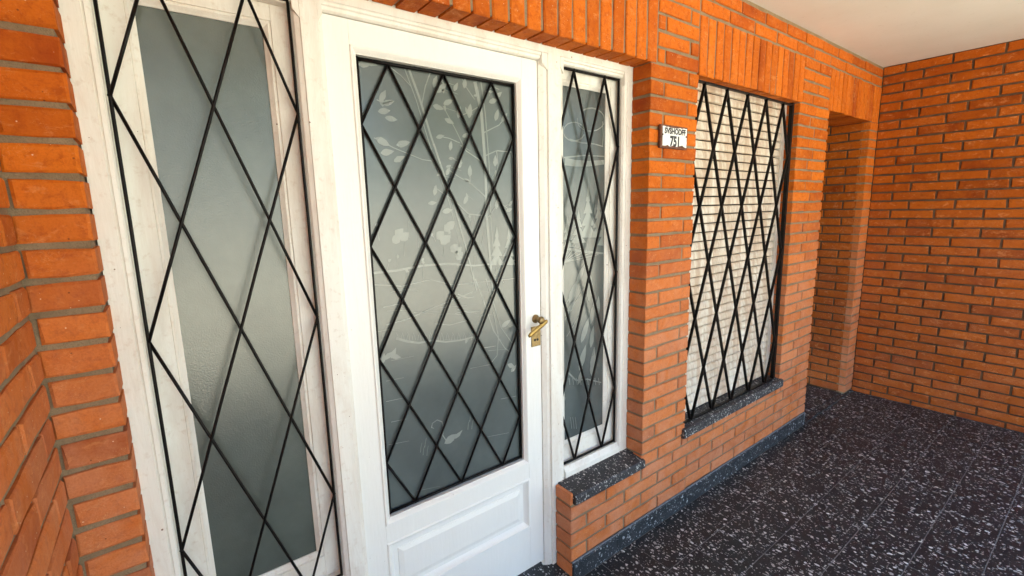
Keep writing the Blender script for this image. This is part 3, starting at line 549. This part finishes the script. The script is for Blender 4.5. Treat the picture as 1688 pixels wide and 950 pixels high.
# ------------------------------------------------------------------ door frame
YF = .095
fr = thing('door_frame', 'white moulded timber frame holding the door and both sidelights', 'door frame', (.4, .13, .02))
def fpart(o):
    o.parent = fr; o.matrix_parent_inverse = Matrix.Translation(fr.location).inverted(); return o
ZT = 2.080
fpart(prism('jamb', 'frame_paint', None, [(XS - .002, .17), (XS - .002, YF), (-.4245, YF), (-.4235, .0985), (-.4205, .0985), (-.4195, YF), (-.412, .0965), (-.408, .102), (-.408, .17)], .392, ZT))
fpart(prism('mullion', 'frame_paint', None, [(-.020, .17), (-.020, .112), (-.015, .104), (-.004, .098), (-.0025, YF), (.0415, YF), (.043, .0985), (.047, .1), (.0545, .106), (.0545, .17)], .0225, ZT))
fpart(prism('mullion', 'frame_paint', None, [(.8045, .17), (.8045, .117), (.820, .106), (.832, .103), (.834, YF), (.893, YF), (.896, .0985), (.907, .104), (.912, .112), (.912, .17)], .0225, ZT))
fpart(prism('jamb', 'frame_paint', None, [(1.255, .17), (1.255, .110), (1.260, .101), (1.272, .0985), (1.2735, YF), (1.3085, YF), (1.3085, .17)], .397, ZT))
fpart(prism('head', 'frame_paint', None, [(.17, ZT + .0002), (YF, ZT + .0002), (YF, 2.1095), (.17, 2.1095)], XS - .002, 1.3085, 'X'))
for a, b in ((-.408, -.020), (.0545, .8045), (.912, 1.255)):
    fpart(prism('head_moulding', 'frame_paint', None, [(.17, 2.057), (.113, 2.057), (.106, 2.061), (.104, 2.068), (.099, 2.071), (.0985, 2.077), (YF + .001, 2.0798), (.17, 2.0798)], a, b, 'X'))
fpart(prism('bottom_rail', 'frame_paint', None, [(.17, .3965), (.0945, .3965), (.0945, .418), (.110, .440), (.17, .440)], .912, 1.255, 'X'))
fpart(prism('bottom_rail', 'frame_paint', None, [(.17, .3965), (.0945, .3965), (.0945, .412), (.110, .428), (.17, .428)], -.408, -.020, 'X'))
# chamfer stops at the head of mullions and jambs
def stop(x0, x1, zt, up=True):
    z0, z1 = (zt - .055, zt) if up else (zt, zt + .04)
    fpart(prism('chamfer_stop', 'frame_paint', None, [(x0, z0 + .02 if up else z0), (x1, z0 if up else z0), (x1, z1), (x0, z1)], YF + .001, .112, 'Y'))
stop(-.0195, -.003, 2.079); stop(.8955, .9115, 2.079)
stop(.0535, .0425, 2.079); stop(.806, .833, 2.079)
stop(1.2745, 1.256, 2.079); stop(1.2745, 1.256, .398, False)

# ------------------------------------------------------------------ lattice grilles
def lattice(parent, x0, x1, nc, zt, zb, nr, y, r, square=False, rim=None, rim_r=None, sides='LRTB', dy=.0, weld=True):
    X = lambda c: x0 + (x1 - x0) * c / nc
    Z = lambda q: zt - (zt - zb) * q / nr
    for c in range(nc + 1):
        for q in range(nr + 1):
            if (c + q) % 2 == 0: continue
            if c == 0 or q == 0:
                k = min(nc - c, nr - q)
                if k > 0: rod('bar', 'iron', parent, (X(c), y + dy, Z(q)), (X(c + k), y + dy, Z(q + k)), r, 8, square)
            if c == nc or q == 0:
                k = min(c, nr - q)
                if k > 0: rod('bar', 'iron', parent, (X(c), y - dy, Z(q)), (X(c - k), y - dy, Z(q + k)), r, 8, square)
    if weld:
        bm = bmesh.new(); bmesh.ops.create_icosphere(bm, subdivisions=1, radius=r * 1.45)
        for v in bm.verts: v.co *= random.uniform(.75, 1.15)
        me = from_bm('weld', bm, True); me.materials.append(MAT['iron'])
        for c in range(nc + 1):
            for q in range(nr + 1):
                if (c + q) % 2: link('weld', me, None, parent, (X(c), y, Z(q)), (random.uniform(0, 6), random.uniform(0, 6), 0))
    rr = rim_r or r
    if 'L' in sides: rod('rim_bar', 'iron', parent, (x0, y, zb - rr), (x0, y, zt + rr), rr, 8, square)
    if 'R' in sides: rod('rim_bar', 'iron', parent, (x1, y, zb - rr), (x1, y, zt + rr), rr, 8, square)
    if 'T' in sides: rod('rim_bar', 'iron', parent, (x0, y, zt), (x1, y, zt), rr, 8, square)
    if 'B' in sides: rod('rim_bar', 'iron', parent, (x0, y, zb), (x1, y, zb), rr, 8, square)
def grille(parent):
    o = bpy.data.objects.new('grille', None); COL.objects.link(o); o.parent = parent; o.empty_display_size = .1; return o

# ------------------------------------------------------------------ sidelights
def sash(root, x0, x1, z0, z1, gx0, gx1, gz0, gz1, gmat):
    y, bd = .140, .018
    sx0, sx1, sz0, sz1 = gx0 - bd, gx1 + bd, gz0 - bd, gz1 + bd
    box('stile', 'sash_paint', root, x0, sx0, y, .17, z0, z1, .0012)
    box('stile', 'sash_paint', root, sx1, x1, y, .17, z0, z1, .0012)
    box('rail', 'sash_paint', root, sx0, sx1, y + .0006, .17, z0, sz0, .0012)
    box('rail', 'sash_paint', root, sx0, sx1, y + .0006, .17, sz1, z1, .0012)
    ring('glazing_bead', 'sash_paint', root, sx0, sx1, sz0, sz1, [(-.0004, .148), (-.0004, .1445), (.002, .1425), (.007, .1425), (.0135, .148), (bd, .151), (bd, .156)])
    return box('glass', gmat, root, sx0 + .0002, sx1 - .0002, .1548, .160, sz0 + .0002, sz1 - .0002)
sl = thing('sidelight', 'tall plain frosted sidelight with black diamond grille next to near brick pier', 'window')
sash(sl, -.4078, -.0202, .4282, 2.0568, -.337, -.081, .515, 2.000, 'glass_frosted')
lattice(grille(sl), -.4005, -.0255, 4, 2.063, .434, 6, .1085, .0038, dy=.0012)
sr = thing('sidelight', 'narrow sidelight with etched pine trees above small terrazzo sill', 'window')
gr_side = sash(sr, .9122, 1.2548, .4402, 2.0568, .958, 1.203, .530, 2.000, 'glass_etched')
lattice(grille(sr), .9040, 1.2500, 4, 2.052, .445, 6, .1235, .0054, dy=.0012, sides='RTB')

# ------------------------------------------------------------------ front door
dr = thing('front_door', 'white panelled front door with etched glass behind black diamond grille', 'door', (0, 0, 0))
YD = .120
DX0, DX1, DZ0, DZ1 = .0565, .8025, .046, 2.0555
LX0, LX1, LZ0, LZ1 = .127, .732, .520, 1.990
box('stile', 'door_paint', dr, DX0, LX0, YD, .165, DZ0, DZ1, .0015)
box('stile', 'door_paint', dr, LX1, DX1, YD, .165, DZ0, DZ1, .0015)
box('rail', 'door_paint', dr, LX0, LX1, YD + .0005, .165, LZ1, DZ1, .0012)
box('rail', 'door_paint', dr, LX0, LX1, YD + .0005, .165, .455, LZ0, .0012)
box('rail', 'door_paint', dr, LX0, LX1, YD + .0005, .165, DZ0, .236, .0012)
ring('glazing_bead', 'door_paint', dr, LX0, LX1, LZ0, LZ1, [(-.0004, .128), (-.0004, .1185), (.002, .1155), (.006, .1155), (.010, .119), (.017, .127), (.019, .128), (.019, .151)])
pan = ring('panel', 'door_paint', dr, LX0, LX1, .236, .455, [(-.0004, .128), (-.0004, .1185), (.003, .116), (.008, .1165), (.013, .124), (.020, .131), (.024, .134), (.040, .134), (.041, .131), (.058, .126)], True)
dg = box('glass', 'glass_etched', dr, LX0 + .0002, LX1 - .0002, .1480, .153, LZ0 + .0002, LZ1 - .0002)
gd = grille(dr)
lattice(gd, .1520, .7070, 6, 1.963, .549, 8, .1400, .0041, dy=.0012, rim_r=.0052)
# handle: knob, lever and key plate in brass
def lathe(name, mat, parent, prof, n=20):
    bm = bmesh.new(); rings = []
    for r, y in prof: rings.append([bm.verts.new((r*math.cos(2*math.pi*k/n), y, r*math.sin(2*math.pi*k/n))) for k in range(n)])
    for a, b in zip(rings, rings[1:]):
        for k in range(n): bm.faces.new((a[k], a[(k+1) % n], b[(k+1) % n], b[k]))
    bm.faces.new(rings[0]); bm.faces.new(rings[-1])
    return link(name, from_bm(name, bm, True), mat, parent)
hd = bpy.data.objects.new('handle', None); COL.objects.link(hd); hd.parent = dr; hd.location = (.776, .1195, 1.112)
lathe('spindle_rose', 'brass_dull', hd, [(.0165, 0), (.0165, -.005), (.0145, -.008), (.010, -.010), (.009, -.026), (.0135, -.029), (.0150, -.034), (.0135, -.040), (.008, -.043), (.001, -.044)])
def lever():
    bm = bmesh.new(); rings = []
    pts = [(.030, -.006, .0060), (.024, -.009, .0085), (.008, -.017, .0098), (-.016, -.029, .0088), (-.040, -.041, .0086), (-.056, -.049, .0090), (-.063, -.0525, .0055)]
    n = 10
    for x, z, r in pts:
        rings.append([bm.verts.new((x + math.sin(.45)*r*math.cos(2*math.pi*k/n)*-1, -.036 + .62*r*math.sin(2*math.pi*k/n), z + math.cos(.45)*r*math.cos(2*math.pi*k/n))) for k in range(n)])
    for a, b in zip(rings, rings[1:]):
        for k in range(n): bm.faces.new((a[k], a[(k+1) % n], b[(k+1) % n], b[k]))
    bm.faces.new(rings[0]); bm.faces.new(rings[-1])
    return link('lever', from_bm('lever', bm, True), 'brass', hd)
lever()
box('key_plate', 'brass_dull', hd, -.0225, .0225, -.0035, 0, -.110, -.030, .0012)
for x in (-.006, .007):
    bm = bmesh.new(); bmesh.ops.create_circle(bm, cap_ends=True, radius=.0052, segments=12)
    bmesh.ops.rotate(bm, verts=bm.verts, matrix=Matrix.Rotation(math.pi/2, 3, 'X')); bmesh.ops.translate(bm, verts=bm.verts, vec=(x, -.0042, -.084))
    bmesh.ops.solidify(bm, geom=bm.faces[:], thickness=.0012)
    link('keyhole', from_bm('keyhole', bm), 'black', hd)
for x, z in ((-.019, -.034), (.019, -.034), (-.019, -.106), (.019, -.106)):
    bm = bmesh.new(); bmesh.ops.create_uvsphere(bm, u_segments=8, v_segments=5, radius=.0022); bmesh.ops.translate(bm, verts=bm.verts, vec=(x, -.0036, z))
    link('screw', from_bm('screw', bm, True), 'brass', hd)

# ------------------------------------------------------------------ etched drawing on the glass (flat frosting)
def etching(data, parent, y, clip, name='etching'):
    bm = bmesh.new(); x0, x1, z0, z1 = clip; lay = [0]
    def face(pts):
        pts = [(min(max(x, x0), x1), min(max(z, z0), z1)) for x, z in pts]
        a = sum(p[0]*q[1] - q[0]*p[1] for p, q in zip(pts, pts[1:] + pts[:1]))
        if abs(a) < 2e-6: return
        lay[0] += 1
        yy = y - .00008 * (lay[0] % 9)
        bm.faces.new([bm.verts.new((x, yy, z)) for x, z in (pts if a > 0 else pts[::-1])])
    for w, pts in data['st']:
        n = len(pts)
        for i, (p, q) in enumerate(zip(pts, pts[1:])):
            d = Vector((q[0]-p[0], q[1]-p[1]))
            if d.length < 1e-5: continue
            nrm = Vector((-d.y, d.x)).normalized() * w * .5
            t0, t1 = 1 - .5 * i / n, 1 - .5 * (i + 1) / n
            face([(p[0]-nrm.x*t0, p[1]-nrm.y*t0), (q[0]-nrm.x*t1, q[1]-nrm.y*t1), (q[0]+nrm.x*t1, q[1]+nrm.y*t1), (p[0]+nrm.x*t0, p[1]+nrm.y*t0)])
    for x, z, l, w, a in data['lv']:
        ca, sa = math.cos(math.radians(a)), math.sin(math.radians(a)); up, dn = [], []
        for k in range(9):
            u = k / 8; hh = l * w * .5 * math.sin(math.pi * u ** .8) * (1 + random.uniform(-.12, .12))
            for s, L_ in ((1, up), (-1, dn)):
                px, pz = (u - .5) * l, s * hh
                L_.append((x + px*ca - pz*sa, z + px*sa + pz*ca))
        face(up + dn[::-1][1:-1])
    for t in data['tri']: face([tuple(p) for p in t])
    return link(name, from_bm(name, bm), 'etch', parent)
etching(ETCH_DOOR, dg, .1475, (.150, .710, .545, 1.965))['kind'] = 'stuff'
etching(ETCH_SIDE, gr_side, .1543, (.960, 1.201, .532, 1.998))['kind'] = 'stuff'

# ------------------------------------------------------------------ window: roller shutter and grille
sh = thing('roller_shutter', 'cream roller shutter with brown stains behind the window grille', 'shutter', (0, 0, 0))
pitch, zs, n_sl = .0452, .447, 37
SLAT = None
for k in range(n_sl):
    if SLAT is None:
        bm = bmesh.new(); prof = [(.012, .0005), (-.0062, .0008), (-.0080, .0035), (-.0074, .013), (-.0050, .028), (-.0015, .0375), (.004, .0398), (.012, .0400)]
        A = [[bm.verts.new((x, y, z)) for y, z in prof] for x in (-.525, .508)]
        for i in range(len(prof) - 1): bm.faces.new((A[0][i], A[1][i], A[1][i+1], A[0][i+1]))
        SLAT = from_bm('slat', bm); SLAT.materials.append(MAT['shutter'])
        for p in SLAT.polygons: p.use_smooth = True
    o = bpy.data.objects.new('slat', SLAT); COL.objects.link(o); o.parent = sh
    o.location = (2.145 + random.uniform(-.002, .002), .086 + random.uniform(-.0006, .0006), zs + pitch * k); o.rotation_euler = (random.uniform(-.02, .02), random.uniform(-.0012, .0012), 0)
for a, b in ((XW1 - .005, XW1 + .006), (2.651, XW2 + .005)): box('guide_rail', 'sash_paint', sh, a, b, .072, .108, .447, 2.109, .002)
box('added_gap_shade', 'black', sh, XW1 - .005, XW2 + .005, .1105, .118, .447, 2.109)  # black sheet added to stop light and darken the slat gaps
wg = thing('window_grille', 'black iron diamond grille over the shuttered window', 'grille')
lattice(wg, 1.6260, 2.6200, 10, 2.084, .4345 + .008, 6, .022, .0043, .0065, sides='TB', weld=False, dy=.003, rim_r=.0045)
rod('rim_bar', 'iron', wg, (2.648, .030, .442), (2.648, .030, 2.100), .010, 8, .010)
rod('rim_bar', 'iron', wg, (1.648, .030, .442), (1.648, .030, 2.100), .006, 8, .010)

# ------------------------------------------------------------------ house number plaque
pl = thing('number_plaque', 'small chipped white enamel house number plaque reading 751 on brick pier', 'plaque')
PX0, PX1, PZ0, PZ1 = 1.356, 1.548, 1.772, 1.866
box('backing_plate', 'rust', pl, PX0, PX1, -.0135, -.002, PZ0, PZ1, .0015)
def ragged():
    R = random.Random(3); pts = []
    x0, x1, z0, z1 = PX0 + .012, PX1 - .006, PZ0 + .008, PZ1 - .006
    for i in range(14): pts.append((x0 + (x1-x0)*i/14, z0 + R.choice((0, .001, .002, .006))))
    for i in range(8): pts.append((x1 - R.choice((0, .001, .002)), z0 + (z1-z0)*i/8))
    for i in range(14): pts.append((x1 - (x1-x0)*i/14, z1 - R.choice((0, .001, .003, .004))))
    for i in range(8): pts.append((x0 + R.choice((0, .001)), z1 - (z1-z0)*i/8))
    return pts
prism('enamel_face', 'enamel', pl, ragged(), -.0150, -.0132, 'Y')
def text(body, cx, cz, size, sx, bold):
    cu = bpy.data.curves.new('lettering', 'FONT'); cu.body = body; cu.size = size
    cu.align_x = 'CENTER'; cu.align_y = 'CENTER'; cu.extrude = .0003; cu.offset = bold; cu.space_character = 1.04
    o = bpy.data.objects.new('lettering', cu); COL.objects.link(o)
    bpy.context.view_layer.update()
    me = bpy.data.meshes.new_from_object(o.evaluated_get(bpy.context.evaluated_depsgraph_get()))
    bpy.data.objects.remove(o); bpy.data.curves.remove(cu)
    me.materials.clear()
    t = link('lettering', me, 'ink', pl, (cx, -.0154, cz), (math.pi/2, 0, 0)); t.scale = (sx, 1, 1); return t
text('SVSHODFF', 1.456, 1.8415, .0320, .96, .0015)
text('751', 1.456, 1.8000, .056, .84, .0028)
for x, z in ((1.369, 1.826), (1.536, 1.826), (1.508, 1.785)):
    lathe('fixing_hole', 'black', pl, [(.0042, 0), (.0042, -.0006)], 10).location = (x, -.0150, z)

# ------------------------------------------------------------------ unseen trees, added so the frosted panes have something to reflect
def crown_mesh(seed, n=2600):
    R = random.Random(seed); bm = bmesh.new(); cl = []
    for k in range(26):
        a, b, q = R.uniform(0, 2*math.pi), R.uniform(-.9, 1), R.uniform(.45, 1)
        cl.append((Vector((math.cos(a)*math.sqrt(1-b*b)*2.0*q, math.sin(a)*math.sqrt(1-b*b)*2.0*q, 1.5*b*q)), R.uniform(.45, .85)))
    for k in range(n):
        c, r = R.choice(cl)
        p = c + Vector((R.gauss(0, .5), R.gauss(0, .5), R.gauss(0, .42))) * r
        u = Vector((R.gauss(0, 1), R.gauss(0, 1), R.gauss(0, .6))).normalized(); v = u.cross(Vector((R.gauss(0, 1), R.gauss(0, 1), R.gauss(0, 1)))).normalized()
        s = R.uniform(.09, .17)
        bm.faces.new([bm.verts.new(p + u*s*i + v*s*.55*j) for i, j in ((-1, 0), (0, -1), (1, 0), (0, 1))])
    me = bpy.data.meshes.new('crown'); bm.to_mesh(me); bm.free(); me.materials.append(MAT['leaf']); return me
def trunk_mesh(seed):
    R = random.Random(seed); bm = bmesh.new()
    def limb(p, q, r0, r1):
        d = (q - p).normalized(); s = d.cross(Vector((.3, 1, .1))).normalized(); u = s.cross(d)
        A = [[bm.verts.new(c + (s*math.cos(k*math.pi/4) + u*math.sin(k*math.pi/4))*r) for k in range(8)] for c, r in ((p, r0), ((p+q)/2 + s*R.uniform(-.05, .05), (r0+r1)/2), (q, r1))]
        for a, b in zip(A, A[1:]):
            for k in range(8): bm.faces.new((a[k], a[(k+1) % 8], b[(k+1) % 8], b[k]))
    limb(Vector((0, 0, 0)), Vector((.05, .03, 2.3)), .17, .12)
    for k in range(6):
        a = k * 1.05 + R.uniform(-.3, .3); limb(Vector((.05, .03, 2.15)), Vector((math.cos(a)*1.2, math.sin(a)*1.2, 3.3 + R.uniform(0, 1))), .075, .025)
    me = from_bm('trunk', bm, True); me.materials.append(MAT['bark']); return me
where = ['opposite the frosted sidelight', 'opposite the front door', 'opposite the narrow sidelight', 'farthest along the road past the shuttered window']
for i, (x, y, sz, rz) in enumerate(((.9, -10.6, 1.05, .3), (5.9, -11.4, 1.0, 1.9), (9.2, -12.4, 1.12, 3.6), (14.5, -12.0, 1.0, 5.0))):
    t = thing('reflection_tree', 'unseen leafy tree added for the panes to reflect, ' + where[i], 'tree', (x, y, -.15), 'trees added for pane reflections')
    t.rotation_euler.z = rz; t.scale = (sz, sz, sz)
    if i == 0: CR, TR = crown_mesh(5), trunk_mesh(4)
    link('trunk', TR, None, t); link('crown', CR, None, t, (0, 0, 4.0))
